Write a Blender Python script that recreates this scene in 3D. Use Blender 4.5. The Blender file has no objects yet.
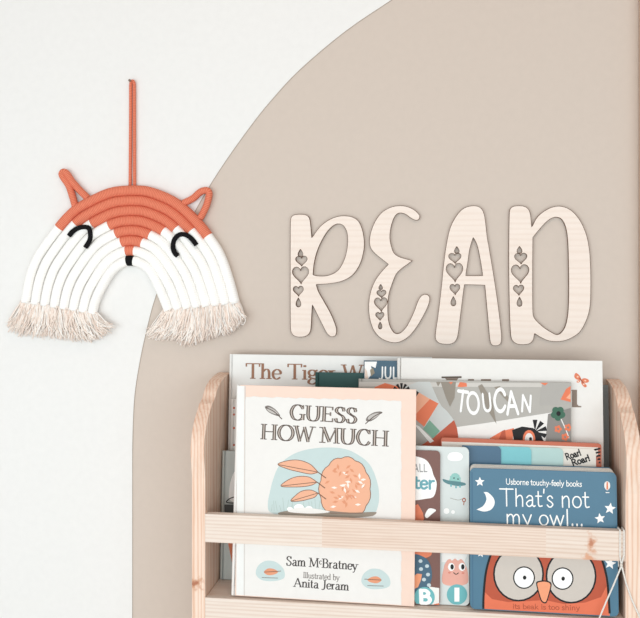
import bpy, math, random
from mathutils import Vector, Matrix, geometry
random.seed(7)
sc = bpy.context.scene
COL = sc.collection

# ------------------------------------------------------------------ camera, world, light, exposure
F, VPX, HZ, D, CAMZ = 880.0, 449.0, 270.0, 1.36, 0.955      # focal length in px, wall-normal vanishing point, horizon row, distance, height
YAW = math.atan((VPX-320)/F)
cam_d = bpy.data.cameras.new('camera'); cam = bpy.data.objects.new('camera', cam_d); COL.objects.link(cam)
cam_d.sensor_fit = 'HORIZONTAL'; cam_d.sensor_width = 36; cam_d.lens = 36*F/640
cam_d.shift_y = (HZ-309)/640; cam_d.clip_start = 0.02
cam.location = (0, -D, CAMZ); cam.rotation_euler = (math.pi/2, 0, YAW)
sc.camera = cam

world = bpy.data.worlds.new('world'); sc.world = world; world.use_nodes = True
bg = world.node_tree.nodes['Background']; bg.inputs[0].default_value = (1.0, 0.97, 0.935, 1); bg.inputs[1].default_value = 0.48

def area_light(name, loc, target, sx, sy, power, color):
    l = bpy.data.lights.new(name, 'AREA'); l.shape = 'RECTANGLE'; l.size = sx; l.size_y = sy; l.energy = power; l.color = color
    o = bpy.data.objects.new(name, l); COL.objects.link(o); o.location = loc
    o.rotation_euler = (Vector(target)-Vector(loc)).to_track_quat('-Z', 'Y').to_euler()
    return o
area_light('window_light', (-0.15, -2.1, 0.80), (0.0, 0, 0.72), 4.6, 1.2, 49, (0.84, 0.93, 0.975))
area_light('warm_top_fill', (0.1, -1.25, 2.3), (0.1, 0, 1.2), 0.6, 0.6, 3.0, (1.0, 0.62, 0.40))  # unseen warm fill added overhead to tint the upper wall
sc.view_settings.view_transform = 'Standard'; sc.view_settings.look = 'None'
sc.view_settings.exposure = 0.0; sc.view_settings.gamma = 1.0; sc.view_settings.use_curve_mapping = False

# ------------------------------------------------------------------ helpers
ST, CT = math.sin(YAW), math.cos(YAW)
CAMP = Vector((0, -D, CAMZ))
def ray(px, py):
    u, v = (px-320)/F, (HZ-py)/F
    return Vector((-ST+u*CT, CT+u*ST, v))
def at(px, py, y):                       # point of the photograph on the plane parallel to the wall at depth y
    d = ray(px, py); return CAMP + d*((y+D)/d.y)

def lin(c): 
    c /= 255.0
    return c/12.92 if c <= 0.04045 else ((c+0.055)/1.055)**2.4
def rgb(r, g, b): return (lin(r), lin(g), lin(b), 1)
MATS = {}
def mat(name, c, rough=0.6, spec=0.3):
    if name in MATS: return MATS[name]
    m = bpy.data.materials.new(name); m.use_nodes = True; MATS[name] = m
    b = m.node_tree.nodes['Principled BSDF']
    b.inputs['Roughness'].default_value = rough; b.inputs['Specular IOR Level'].default_value = spec
    nt = m.node_tree; N = nt.nodes.new; L = nt.links.new      # faint mottling so that no surface is a dead flat colour
    tc = N('ShaderNodeTexCoord'); nz = N('ShaderNodeTexNoise'); nz.inputs['Scale'].default_value = 90; nz.inputs['Detail'].default_value = 3
    mx = N('ShaderNodeMix'); mx.data_type = 'RGBA'
    mx.inputs[6].default_value = rgb(*c); mx.inputs[7].default_value = rgb(*[max(0, k*0.975) for k in c])
    L(tc.outputs['Object'], nz.inputs['Vector']); L(nz.outputs['Fac'], mx.inputs[0]); L(mx.outputs[2], b.inputs['Base Color'])
    return m

def wood(name, base, dark, axis, knots=(), fine=1.0, contrast=1.0, rough=0.55):
    if name in MATS: return MATS[name]
    m = bpy.data.materials.new(name); m.use_nodes = True; MATS[name] = m
    nt = m.node_tree; N = nt.nodes.new; L = nt.links.new; b = nt.nodes['Principled BSDF']
    b.inputs['Roughness'].default_value = rough; b.inputs['Specular IOR Level'].default_value = 0.25
    tc = N('ShaderNodeTexCoord'); mp = N('ShaderNodeMapping')
    s = [1, 1, 1]; s['XYZ'.index(axis)] = 0.06
    mp.inputs['Scale'].default_value = s
    L(tc.outputs['Object'], mp.inputs['Vector'])
    n0 = N('ShaderNodeTexNoise'); n0.inputs['Scale'].default_value = 14; n0.inputs['Detail'].default_value = 2
    L(mp.outputs[0], n0.inputs['Vector'])
    ad = N('ShaderNodeVectorMath'); ad.operation = 'MULTIPLY_ADD'
    L(n0.outputs['Color'], ad.inputs[0]); ad.inputs[1].default_value = (0.03,)*3; L(mp.outputs[0], ad.inputs[2])
    wv = N('ShaderNodeTexWave'); wv.wave_type = 'RINGS'; wv.rings_direction = axis
    wv.inputs['Scale'].default_value = 42*fine; wv.inputs['Distortion'].default_value = 2.5; wv.inputs['Detail'].default_value = 2; wv.inputs['Detail Scale'].default_value = 1.2
    L(ad.outputs[0], wv.inputs['Vector'])
    n1 = N('ShaderNodeTexNoise'); n1.inputs['Scale'].default_value = 260; n1.inputs['Detail'].default_value = 4
    L(mp.outputs[0], n1.inputs['Vector'])
    n2 = N('ShaderNodeTexNoise'); n2.inputs['Scale'].default_value = 30; n2.inputs['Detail'].default_value = 2
    L(mp.outputs[0], n2.inputs['Vector'])
    def ma(op, a, c):
        x = N('ShaderNodeMath'); x.operation = op; x.use_clamp = True
        for i, v in enumerate((a, c)):
            if isinstance(v, (int, float)): x.inputs[i].default_value = v
            else: L(v, x.inputs[i])
        return x.outputs[0]
    pw = ma('POWER', wv.outputs['Fac'], 2.2)
    f = ma('ADD', ma('MULTIPLY', pw, 0.55*contrast), ma('MULTIPLY', ma('SUBTRACT', n1.outputs['Fac'], 0.42), 1.1*contrast))
    f = ma('ADD', f, ma('MULTIPLY', ma('SUBTRACT', n2.outputs['Fac'], 0.45), 1.3*contrast))
    mx = N('ShaderNodeMix'); mx.data_type = 'RGBA'; mx.inputs[6].default_value = rgb(*base); mx.inputs[7].default_value = rgb(*dark)
    L(f, mx.inputs[0]); out = mx.outputs[2]
    for (p, r, kc, st) in knots:
        sb = N('ShaderNodeVectorMath'); sb.operation = 'SUBTRACT'; L(tc.outputs['Object'], sb.inputs[0]); sb.inputs[1].default_value = p
        ml = N('ShaderNodeVectorMath'); ml.operation = 'MULTIPLY'; L(sb.outputs[0], ml.inputs[0]); ml.inputs[1].default_value = st
        nn = N('ShaderNodeTexNoise'); nn.inputs['Scale'].default_value = 150; nn.inputs['Detail'].default_value = 4; L(tc.outputs['Object'], nn.inputs['Vector'])
        ln = N('ShaderNodeVectorMath'); ln.operation = 'LENGTH'; L(ml.outputs[0], ln.inputs[0])
        d = ma('ADD', ln.outputs['Value'], ma('MULTIPLY', ma('SUBTRACT', nn.outputs['Fac'], 0.3), r*1.6))
        mr = N('ShaderNodeMapRange'); mr.inputs['From Min'].default_value = r*0.5; mr.interpolation_type = 'SMOOTHSTEP'; mr.inputs['From Max'].default_value = r
        mr.inputs['To Min'].default_value = 0.85; mr.inputs['To Max'].default_value = 0; L(d, mr.inputs['Value'])
        k = N('ShaderNodeMix'); k.data_type = 'RGBA'; L(mr.outputs[0], k.inputs[0]); L(out, k.inputs[6]); k.inputs[7].default_value = rgb(*kc); out = k.outputs[2]
    L(out, b.inputs['Base Color'])
    return m

def rope_mat(name, c, c2, pitch, strength):
    m = bpy.data.materials.new(name); m.use_nodes = True; nt = m.node_tree; N = nt.nodes.new; L = nt.links.new
    b = nt.nodes['Principled BSDF']; b.inputs['Roughness'].default_value = 0.85; b.inputs['Specular IOR Level'].default_value = 0.1
    uv = N('ShaderNodeUVMap'); w = N('ShaderNodeTexWave'); w.wave_type = 'BANDS'; w.bands_direction = 'X'
    w.inputs['Scale'].default_value = 0.314/pitch; w.inputs['Distortion'].default_value = 1.2; w.inputs['Detail'].default_value = 2; w.inputs['Detail Scale'].default_value = 3
    L(uv.outputs[0], w.inputs['Vector'])
    mx = N('ShaderNodeMix'); mx.data_type = 'RGBA'; mx.inputs[6].default_value = rgb(*c2); mx.inputs[7].default_value = rgb(*c)
    L(w.outputs['Fac'], mx.inputs[0]); L(mx.outputs[2], b.inputs['Base Color'])
    bp = N('ShaderNodeBump'); bp.inputs['Strength'].default_value = strength; bp.inputs['Distance'].default_value = 0.0008
    L(w.outputs['Fac'], bp.inputs['Height']); L(bp.outputs[0], b.inputs['Normal'])
    return m

def catmull(pts, n=8, closed=False):
    """Smooth curve through the points; a point given as (x, y, 1) is a sharp corner."""
    P = [Vector((p[0], p[1])) for p in pts]; C = [len(p) > 2 and p[2] for p in pts]; m = len(P); out = []
    for i in range(m if closed else m-1):
        p1, p2 = P[i], P[(i+1) % m]
        p0 = P[i-1] if (closed or i > 0) else p1*2-p2
        p3 = P[(i+2) % m] if (closed or i+2 < m) else p2*2-p1
        if C[i]: p0 = p1*2-p2
        if C[(i+1) % m]: p3 = p2*2-p1
        t1, t2 = (p2-p0)*0.5, (p3-p1)*0.5
        lim = (p2-p1).length*1.2
        if t1.length > lim: t1 = t1.normalized()*lim
        if t2.length > lim: t2 = t2.normalized()*lim
        for k in range(n):
            t = k/n; a, b2 = t*t, t*t*t
            out.append(p1*(2*b2-3*a+1)+t1*(b2-2*a+t)+p2*(3*a-2*b2)+t2*(b2-a))
    if not closed: out.append(P[-1])
    return out

def link(name, me, parent=None, loc=None):
    o = bpy.data.objects.new(name, me); COL.objects.link(o)
    if parent: o.parent = parent
    if loc is not None: o.location = loc
    return o
def tag(o, label, cat, group=None):
    o['label'] = label; o['category'] = cat
    if group: o['group'] = group
    return o
def thing(name, label, cat, loc=(0, 0, 0), group=None):
    o = bpy.data.objects.new(name, None); o.empty_display_size = 0.02; COL.objects.link(o); o.location = loc
    return tag(o, label, cat, group)
def struct(o): o['kind'] = 'structure'; return o

class MB:
    def __init__(s): s.v = []; s.f = []; s.m = []; s.mats = []; s.uv = {}; s.sm = set()
    def mi(s, m):
        if m not in s.mats: s.mats.append(m)
        return s.mats.index(m)
    def face(s, idx, m, uv=None, smooth=False):
        if uv: s.uv[len(s.f)] = uv
        if smooth: s.sm.add(len(s.f))
        s.f.append(tuple(idx)); s.m.append(s.mi(m))
    def box(s, x0, x1, y0, y1, z0, z1, m):
        b = len(s.v); s.v += [(x, y, z) for x in (x0, x1) for y in (y0, y1) for z in (z0, z1)]
        for q in ((0,1,3,2), (4,6,7,5), (0,4,5,1), (2,3,7,6), (0,2,6,4), (1,5,7,3)): s.face([b+i for i in q], m)
        return s
    def poly(s, pts3, m):                      # any simple polygon
        b = len(s.v); s.v += [tuple(p) for p in pts3]
        for t in geometry.tessellate_polygon([[Vector(p) for p in pts3]]): s.face([b+i for i in t], m)
        return s
    def prism(s, out2, y0, y1, m, medge=None):  # outline in x,z pushed from y0 (front) to y1 (back)
        medge = medge or m; n = len(out2); b = len(s.v)
        s.v += [(p[0], y0, p[1]) for p in out2]+[(p[0], y1, p[1]) for p in out2]
        for t in geometry.tessellate_polygon([[Vector((p[0], p[1], 0)) for p in out2]]):
            s.face([b+i for i in t], m); s.face([b+n+i for i in reversed(t)], m)
        for i in range(n):
            j = (i+1) % n; s.face((b+i, b+j, b+n+j, b+n+i), medge)
        return s
    def tube(s, pts, r, m, seg=10, caps=True, closed=False):
        P = [Vector(p) for p in pts]; n = len(P); rr = r if isinstance(r, (list, tuple)) else [r]*n
        mm = m if isinstance(m, (list, tuple)) else [m]*n
        T = []
        for i in range(n):
            a = P[(i-1) % n] if closed or i > 0 else P[i]; c = P[(i+1) % n] if closed or i < n-1 else P[i]
            T.append((c-a).normalized())
        ref = Vector((0, 1, 0)) if abs(T[0].y) < 0.9 else Vector((1, 0, 0))
        nrm = (ref-T[0]*ref.dot(T[0])).normalized(); b = len(s.v); L = 0; Ls = []
        for i in range(n):
            if i: L += (P[i]-P[i-1]).length
            Ls.append(L)
            nrm = (nrm-T[i]*nrm.dot(T[i])).normalized(); bi = T[i].cross(nrm)
            for k in range(seg):
                a = 2*math.pi*k/seg; s.v.append(tuple(P[i]+(nrm*math.cos(a)+bi*math.sin(a))*rr[i]))
        for i in range(n if closed else n-1):
            j = (i+1) % n
            for k in range(seg):
                k2 = (k+1) % seg; l2 = Ls[j] if j else L+0.001
                s.face((b+i*seg+k, b+i*seg+k2, b+j*seg+k2, b+j*seg+k), mm[i],
                       [(Ls[i], k/seg*0.01), (Ls[i], (k+1)/seg*0.01), (l2, (k+1)/seg*0.01), (l2, k/seg*0.01)], True)
        if caps and not closed:
            s.face([b+k for k in reversed(range(seg))], mm[0]); s.face([b+(n-1)*seg+k for k in range(seg)], mm[-1])
        return s
    def ball(s, c, r, m, seg=12, rings=8):
        b = len(s.v); c = Vector(c)
        for i in range(rings+1):
            t = math.pi*i/rings
            for k in range(seg):
                a = 2*math.pi*k/seg; s.v.append(tuple(c+Vector((math.sin(t)*math.cos(a), math.sin(t)*math.sin(a), math.cos(t)))*r))
        for i in range(rings):
            for k in range(seg):
                k2 = (k+1) % seg; s.face((b+i*seg+k, b+(i+1)*seg+k, b+(i+1)*seg+k2, b+i*seg+k2), m, None, True)
        return s
    def build(s, name, parent=None, loc=None, bevel=0):
        me = bpy.data.meshes.new(name); me.from_pydata(s.v, [], s.f)
        for m in s.mats: me.materials.append(m)
        for p in me.polygons: p.material_index = s.m[p.index]; p.use_smooth = p.index in s.sm
        if s.uv:
            ul = me.uv_layers.new(name='UVMap')
            for p in me.polygons:
                if p.index in s.uv:
                    for li, c in zip(p.loop_indices, s.uv[p.index]): ul.data[li].uv = c
        me.update()
        o = link(name, me, parent, loc)
        if bevel:
            bv = o.modifiers.new('bevel', 'BEVEL'); bv.width = bevel; bv.segments = 2; bv.limit_method = 'ANGLE'; bv.angle_limit = math.radians(40)
        return o

# ------------------------------------------------------------------ drawn letters: strokes whose width follows their direction
def E(cx, cy, rx, ry, a0=0, a1=360, n=20): return [(cx+rx*math.cos(math.radians(a0+(a1-a0)*i/n)), cy+ry*math.sin(math.radians(a0+(a1-a0)*i/n))) for i in range(n+1)]
# kind: l straight, c curve, s serif-only straight; then an optional weight (0 thin .. 1 thick)
G = {
'T': (.84, [('l',[(.42,0),(.42,1)]),('l',[(.03,.97),(.81,.97)]),('s',[(.04,1),(.04,.78)],.3),('s',[(.80,1),(.80,.78)],.3)], [(.42,0)]),
'W': (1.16,[('l',[(.08,1),(.33,0)],.9),('l',[(.33,0),(.58,.95)],.2),('l',[(.58,.95),(.83,0)],.9),('l',[(.83,0),(1.08,1)],.2)], [(.08,1),(1.08,1)]),
'G': (.95, [('c',[(.80,.76),(.66,.93),(.46,1),(.22,.87),(.09,.5),(.22,.13),(.46,0),(.66,.05),(.80,.18)]),('l',[(.80,.02),(.80,.42)]),('s',[(.81,1),(.81,.74)],.2)], [(.78,.42)]),
'U': (.96, [('c',[(.17,1),(.17,.35),(.26,.09),(.48,0),(.70,.09),(.79,.35),(.79,1)])], [(.17,1),(.79,1)]),
'E': (.80, [('l',[(.18,0),(.18,1)]),('l',[(.18,.97),(.68,.97)]),('l',[(.18,.52),(.56,.52)]),('l',[(.18,.03),(.70,.03)]),('s',[(.68,1),(.68,.77)],.2),('s',[(.70,0),(.70,.25)],.2),('s',[(.56,.4),(.56,.64)],.2)], [(.16,0),(.16,1)]),
'S': (.70, [('c',[(.57,.76),(.5,.92),(.33,1),(.15,.9),(.12,.72),(.3,.55),(.48,.43),(.58,.25),(.48,.06),(.3,0),(.14,.07),(.08,.26)]),('s',[(.58,1),(.58,.74)],.2),('s',[(.09,0),(.09,.27)],.2)], []),
'H': (1.0, [('l',[(.18,0),(.18,1)]),('l',[(.82,0),(.82,1)]),('l',[(.18,.52),(.82,.52)])], [(.18,0),(.18,1),(.82,0),(.82,1)]),
'O': (1.02,[('c',E(.51,.5,.42,.5,90,450))], []),
'M': (1.18,[('l',[(.17,0),(.2,1)],.25),('l',[(.2,1),(.58,.08)],.95),('l',[(.58,.08),(.96,1)],.2),('l',[(.97,1),(1.01,0)],.9)], [(.17,0),(1.01,0),(.15,1),(1.0,1)]),
'C': (.90, [('c',[(.78,.76),(.65,.93),(.46,1),(.22,.87),(.09,.5),(.22,.13),(.46,0),(.66,.06),(.80,.24)]),('s',[(.79,1),(.79,.72)],.2)], []),
'B': (.78, [('l',[(.18,0),(.18,1)]),('c',[(.18,.97),(.46,.97),(.62,.77),(.48,.55),(.18,.53)]),('c',[(.3,.53),(.58,.5),(.7,.27),(.55,.04),(.18,.03)])], [(.14,0),(.14,1)]),
'A': (.95, [('l',[(.1,0),(.46,1)],.25),('l',[(.46,1),(.85,0)],.95),('l',[(.24,.35),(.70,.35)])], [(.1,0),(.85,0)]),
'J': (.52, [('c',[(.34,1),(.34,.3),(.28,.02),(.12,-.1),(.0,-.04)])], [(.34,1)]),
'L': (.74, [('l',[(.18,0),(.18,1)]),('l',[(.18,.03),(.66,.03)]),('s',[(.66,0),(.66,.25)],.2)], [(.16,0),(.18,1)]),
'N': (1.0, [('l',[(.17,0),(.17,1)],.25),('l',[(.17,1),(.82,0)],.95),('l',[(.82,0),(.82,1)],.25)], [(.17,0),(.15,1),(.82,1)]),
'R': (.88, [('l',[(.18,0),(.18,1)]),('c',[(.18,.97),(.48,.97),(.66,.75),(.48,.5),(.18,.49)]),('l',[(.42,.49),(.78,0)],.9)], [(.18,0),(.14,1),(.8,0)]),
'I': (.36, [('l',[(.18,0),(.18,1)])], [(.18,0),(.18,1)]),
'a': (.60, [('c',[(.1,.5),(.2,.6),(.31,.62),(.42,.53),(.43,.3),(.43,.1),(.5,.01),(.58,.05)]),('c',[(.42,.37),(.22,.33),(.08,.17),(.19,.01),(.33,.04),(.43,.18)])], []),
'b': (.64, [('l',[(.14,0),(.14,1)]),('c',[(.14,.46),(.3,.62),(.5,.53),(.57,.3),(.5,.08),(.32,0),(.14,.1)])], [(.09,1,.6)]),
'c': (.52, [('c',[(.46,.5),(.37,.6),(.28,.62),(.12,.5),(.08,.3),(.14,.09),(.29,0),(.47,.12)])], []),
'd': (.66, [('l',[(.5,0),(.5,1)]),('c',[(.5,.46),(.34,.62),(.14,.53),(.07,.3),(.14,.08),(.32,0),(.5,.1)])], [(.45,1,.6),(.55,0,.6)]),
'e': (.55, [('c',[(.09,.33),(.49,.35),(.46,.54),(.29,.62),(.12,.5),(.07,.3),(.14,.08),(.3,0),(.49,.12)])], []),
'f': (.38, [('c',[(.42,.93),(.31,1),(.2,.9),(.18,.72),(.18,0)]),('l',[(.04,.6),(.36,.6)])], [(.18,0)]),
'g': (.60, [('c',E(.27,.44,.19,.18,90,450,14)),('c',[(.18,.28),(.11,.16),(.3,.09),(.5,.01),(.5,-.16),(.28,-.28),(.08,-.2),(.1,-.05),(.22,.06)]),('l',[(.42,.55),(.57,.62)])], []),
'h': (.66, [('l',[(.14,0),(.14,1)]),('c',[(.14,.44),(.3,.61),(.44,.6),(.51,.42),(.51,0)])], [(.14,0),(.09,1,.6),(.51,0)]),
'i': (.30, [('l',[(.15,0),(.15,.62)]),('l',[(.15,.8),(.15,.92)],1.2)], [(.15,0),(.1,.62,.6)]),
'k': (.62, [('l',[(.14,0),(.14,1)]),('l',[(.14,.25),(.48,.62)],.3),('l',[(.26,.36),(.54,0)],.9)], [(.14,0),(.54,0)]),
'l': (.30, [('l',[(.15,0),(.15,1)])], [(.15,0),(.1,1,.6)]),
'm': (.98, [('l',[(.14,0),(.14,.62)]),('c',[(.14,.44),(.28,.61),(.41,.6),(.48,.42),(.48,0)]),('c',[(.48,.44),(.62,.61),(.75,.6),(.82,.42),(.82,0)])], [(.14,0),(.09,.62,.6),(.48,0),(.82,0)]),
'n': (.66, [('l',[(.14,0),(.14,.62)]),('c',[(.14,.44),(.3,.61),(.44,.6),(.51,.42),(.51,0)])], [(.14,0),(.09,.62,.6),(.51,0)]),
'o': (.62, [('c',E(.31,.31,.24,.31,90,450,16))], []),
'r': (.46, [('l',[(.14,0),(.14,.62)]),('c',[(.14,.4),(.27,.58),(.42,.6)])], [(.14,0),(.09,.62,.6)]),
's': (.46, [('c',[(.37,.5),(.3,.6),(.2,.62),(.09,.52),(.13,.39),(.3,.27),(.38,.14),(.28,.01),(.16,0),(.06,.11)])], []),
't': (.40, [('c',[(.17,.86),(.17,.2),(.22,.03),(.38,.05)]),('l',[(.03,.6),(.36,.6)])], []),
'u': (.66, [('c',[(.13,.62),(.13,.2),(.22,.01),(.37,.04),(.51,.2)]),('l',[(.51,0),(.51,.62)])], [(.09,.62,.6),(.46,.62,.6),(.56,0,.6)]),
'w': (.88, [('l',[(.06,.62),(.25,0)],.9),('l',[(.25,0),(.44,.6)],.2),('l',[(.44,.6),(.63,0)],.9),('l',[(.63,0),(.82,.62)],.2)], [(.06,.62),(.82,.62)]),
'y': (.60, [('l',[(.06,.62),(.31,.02)],.9),('c',[(.54,.62),(.31,0),(.2,-.24),(.06,-.26)],.25)], [(.06,.62),(.54,.62)]),
"'": (.22, [('l',[(.11,1),(.09,.78)])], []),
'!': (.26, [('l',[(.13,1),(.13,.3)]),('l',[(.13,.1),(.13,0)],1.2)], []),
'.': (.26, [('l',[(.13,.11),(.13,0)],1.2)], []),
'-': (.40, [('l',[(.06,.3),(.34,.3)])], []),
' ': (.34, [], []),
}
def strokes(txt, style, thick, thin, small=()):
    """Polygons (lists of x,y, cap height 1, baseline 0) of a line of text, and its total width."""
    x = 0; polys = []
    for ci, ch in enumerate(txt):
        sc_, up = (1, 0) if ci not in small else (.62, .36)
        adv, st, se = G[ch]
        for s in st:
            kind, pts, w = s[0], s[1], (s[2] if len(s) > 2 else None)
            if kind == 's' and style != 'serif': continue
            P = catmull(pts, 5) if kind == 'c' else [Vector(p) for p in pts]
            n = len(P); Lf = []; Rt = []
            for i in range(n):
                d = (P[min(i+1, n-1)]-P[max(i-1, 0)]).normalized()
                k = w if w is not None else abs(d.y)**1.3
                hw = (thin+(thick-thin)*k)/2 if style == 'serif' else thick/2*(1.25 if (w or 0) > 1 else 1)
                nn = Vector((-d.y, d.x))*hw; Lf.append(P[i]+nn); Rt.append(P[i]-nn)
            for i in range(n-1): polys.append([Lf[i], Lf[i+1], Rt[i+1], Rt[i]])
            if style != 'serif':
                for q in (P[0], P[-1]): polys.append([Vector((q.x+thick/2*math.cos(a*math.pi/5), q.y+thick/2*math.sin(a*math.pi/5))) for a in range(10)])
            for q in polys[-(n+1 if style != 'serif' else n-1):]:
                for i in range(len(q)): q[i] = Vector((q[i].x*sc_+x, q[i].y*sc_+up))
        if style == 'serif':
            for q in se:
                hl = (thick*0.5+.085)*(q[2] if len(q) > 2 else 1); t = thin*0.95
                y0 = q[1] if q[1] < .3 else q[1]-t
                polys.append([Vector((v[0]*sc_+x, v[1]*sc_+up)) for v in ((q[0]-hl, y0), (q[0]+hl, y0), (q[0]+hl, y0+t), (q[0]-hl, y0+t))])
        x += adv*sc_
    return polys, x

# ------------------------------------------------------------------ the room
m_white = mat('white wall paint', (238, 236, 233), 0.8, 0.15)
m_taupe = mat('taupe wall paint', (210, 196, 184), 0.75, 0.2)
m_pline = mat('paint edge', (176, 162, 150), 0.8, 0.1)
for m, s in ((m_white, 0.03), (m_taupe, 0.03)):
    nt = m.node_tree; nz = nt.nodes.new('ShaderNodeTexNoise'); nz.inputs['Scale'].default_value = 260; nz.inputs['Detail'].default_value = 3
    bp = nt.nodes.new('ShaderNodeBump'); bp.inputs['Strength'].default_value = s; bp.inputs['Distance'].default_value = 0.002
    tc = nt.nodes.new('ShaderNodeTexCoord'); nt.links.new(tc.outputs['Object'], nz.inputs['Vector'])
    nt.links.new(nz.outputs['Fac'], bp.inputs['Height']); nt.links.new(bp.outputs[0], nt.nodes['Principled BSDF'].inputs['Normal'])
XL, XR, ZT = -2.0, at(638.2, 100, 0).x, 2.4
edge_px = [(392,0),(345,32),(300,70),(272,100),(250,127.5),(220,170),(196,210),(175,253),(156.5,295),(146,334),(139.5,365),(135,395),(133.3,425),(132.7,450)]
ctr = at(636, 440, 0); rad = (ctr-at(133, 440, 0)).length
edge = [(p.x, p.z) for p in (at(a, b, 0) for a, b in edge_px)]
a0 = math.atan2(edge[0][1]-ctr.z, edge[0][0]-ctr.x)
top = [(ctr.x+rad*math.cos(a), ctr.z+rad*math.sin(a)) for a in [math.pi/2+(a0-math.pi/2)*k/10 for k in range(10)]]
top = [(min(x, XR), z) for x, z in top]; top[0] = (XR, top[0][1])
arc = top+[tuple(v) for v in catmull(edge, 4)]
arc.append((arc[-1][0], 0.0))
w = MB()
w.poly([(x, 0, z) for x, z in arc]+[(XR, 0, 0)], m_taupe)
w.poly([(XR, 0, ZT), (XL, 0, ZT), (XL, 0, 0)]+[(x, 0, z) for x, z in reversed(arc)], m_white)
A = [Vector(p) for p in arc]                                   # the thin dry ridge where the paint stops
for i in range(len(A)-1):
    d = (A[i+1]-A[i]).normalized(); nn = Vector((-d.y, d.x))*0.0007
    q = [A[i]-nn, A[i+1]-nn, A[i+1]+nn, A[i]+nn]
    w.poly([(v.x, -0.0003, v.y) for v in q], m_pline)
struct(w.build('wall_back'))
w = MB(); w.box(XL, XR+0.1, 0.0005, 0.1, 0, ZT, m_white); struct(w.build('wall_core'))
w = MB(); w.box(XR, XR+0.1, -0.02, 0, 0.0905, ZT, mat('brown trim paint', (206, 178, 158), 0.6, 0.2)); struct(w.build('trim_1', bevel=0.002))
m_floor = wood('pale grey floor boards', (226, 224, 222), (204, 201, 198), 'X')
w = MB(); w.box(XL, XR+0.1, -3.2, 0.1, -0.05, 0, m_floor); struct(w.build('floor'))
w = MB(); w.box(XL, XR, -0.014, 0, 0, 0.09, m_white); struct(w.build('baseboard_back', bevel=0.003))

# ------------------------------------------------------------------ bookshelf
YF = -0.15; TH = 0.019
XI0, XI1 = at(205, 530, YF).x, at(625.5, 530, YF).x            # inner faces of the side panels
prof_px = [(228,371.6,0),(217,373.6,0),(211,378.5,0),(205.3,388,0),(202.4,398,0),(199.5,403.5,1),(193.6,424,0),(190.7,447.5,0),(190,480,0)]
XO0 = XI0-TH
prof = []
for px, py, cn in prof_px[1:]:
    d = ray(px, py); t = XO0/d.x; p = CAMP+d*t; prof.append((p.y, p.z, cn) if cn else (p.y, p.z))
prof = [(-0.004, prof[0][1]+0.001)]+prof[1:-1]+[(YF, prof[-1][1])]
pv = [(v.x, v.y) for v in catmull(prof, 6)]
def kn(px, py, y): p = at(px, py, y); return (p.x, p.y, p.z)
pine_s = wood('pine side', (241, 218, 200), (218, 166, 134), 'Z', [(kn(195, 583, YF), 0.019, (206, 154, 122), (1, .5, 1)), (kn(195, 583, YF), 0.009, (168, 104, 76), (1, .5, 1.2))], 1.5, 0.9)
pine_a = wood('pine rail', (234, 220, 208), (212, 184, 164), 'X', (), 1.5, 0.75)
pine_b = wood('pine rail middle', (232, 212, 197), (208, 176, 154), 'X', (), 2.0, 0.85)
pine_c = wood('pine rail knotty', (233, 217, 204), (210, 180, 158), 'X', [(kn(590.5, 546, YF), 0.020, (214, 164, 134), (1.5, .5, .75)), (kn(589, 559, YF), 0.014, (216, 160, 128), (.85, .5, 1.2)), (kn(591, 544, YF), 0.009, (186, 122, 92), (1.4, .5, .6))], 1.4, 0.8)
shelf = thing('bookshelf', 'pale pine front-facing bookshelf with rounded side panels, holding picture books against the taupe wall', 'bookshelf', ((XI0+XI1)/2, YF/2, 0))
OFF = shelf.location.copy()
def sbuild(mb, name, bevel=0.0012):
    mb.v = [tuple(Vector(v)) for v in mb.v]
    o = mb.build(name, shelf, bevel=bevel); o.location = -OFF; return o
for x0 in (XO0, XI1):
    mb = MB(); n = len(pv)+2; ol = pv+[(YF, 0.0), (-0.004, 0.0)]
    mb.v = [(x0, y, z) for y, z in ol]+[(x0+TH, y, z) for y, z in ol]
    for t in geometry.tessellate_polygon([[Vector((y, z, 0)) for y, z in ol]]): mb.face(t, pine_s); mb.face([n+i for i in reversed(t)], pine_s)
    for i in range(n): mb.face((i, (i+1) % n, n+(i+1) % n, n+i), pine_s)
    sbuild(mb, 'side_panel', 0.002)
ZB = at(205, 597.5, YF).z                                       # top of the tier the books stand on
RT = 0.012
def rail(z0, z1, cuts, mats):
    mb = MB(); xs = [XI0+0.0003]+cuts+[XI1-0.0003]
    for i, m in enumerate(mats):                                # finger-jointed lengths of pine, glued end to end
        x0, x1 = xs[i], xs[i+1]; b = len(mb.v); mb.v += [(x, y, z) for x in (x0, x1) for y, z in ((YF, z0), (YF+RT, z0), (YF+RT, z1), (YF, z1))]
        for k in range(4): mb.face((b+k, b+4+k, b+4+(k+1) % 4, b+(k+1) % 4), m)
        if i == 0: mb.face((b, b+1, b+2, b+3), m)
        if i == len(mats)-1: mb.face((b+7, b+6, b+5, b+4), m)
    return sbuild(mb, 'front_rail', 0)
z1, z0 = at(205, 514, YF).z, at(205, 542, YF).z
cutA, cutB = at(322, 520, YF).x, at(546, 540, YF).x
rail(z0, z1, [cutA, cutB], [pine_a, pine_b, pine_c])
for zb in (ZB, ZB-0.32):
    mb = MB(); mb.box(XI0+0.0003, XI1-0.0003, YF+RT+0.0003, -0.012, zb-0.014, zb, pine_a); sbuild(mb, 'shelf_board')
    rail(zb-0.05, zb, [cutA+0.1], [pine_a, pine_a])
rail(z0-0.32, z1-0.32, [cutB-0.2], [pine_b, pine_a])

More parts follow.
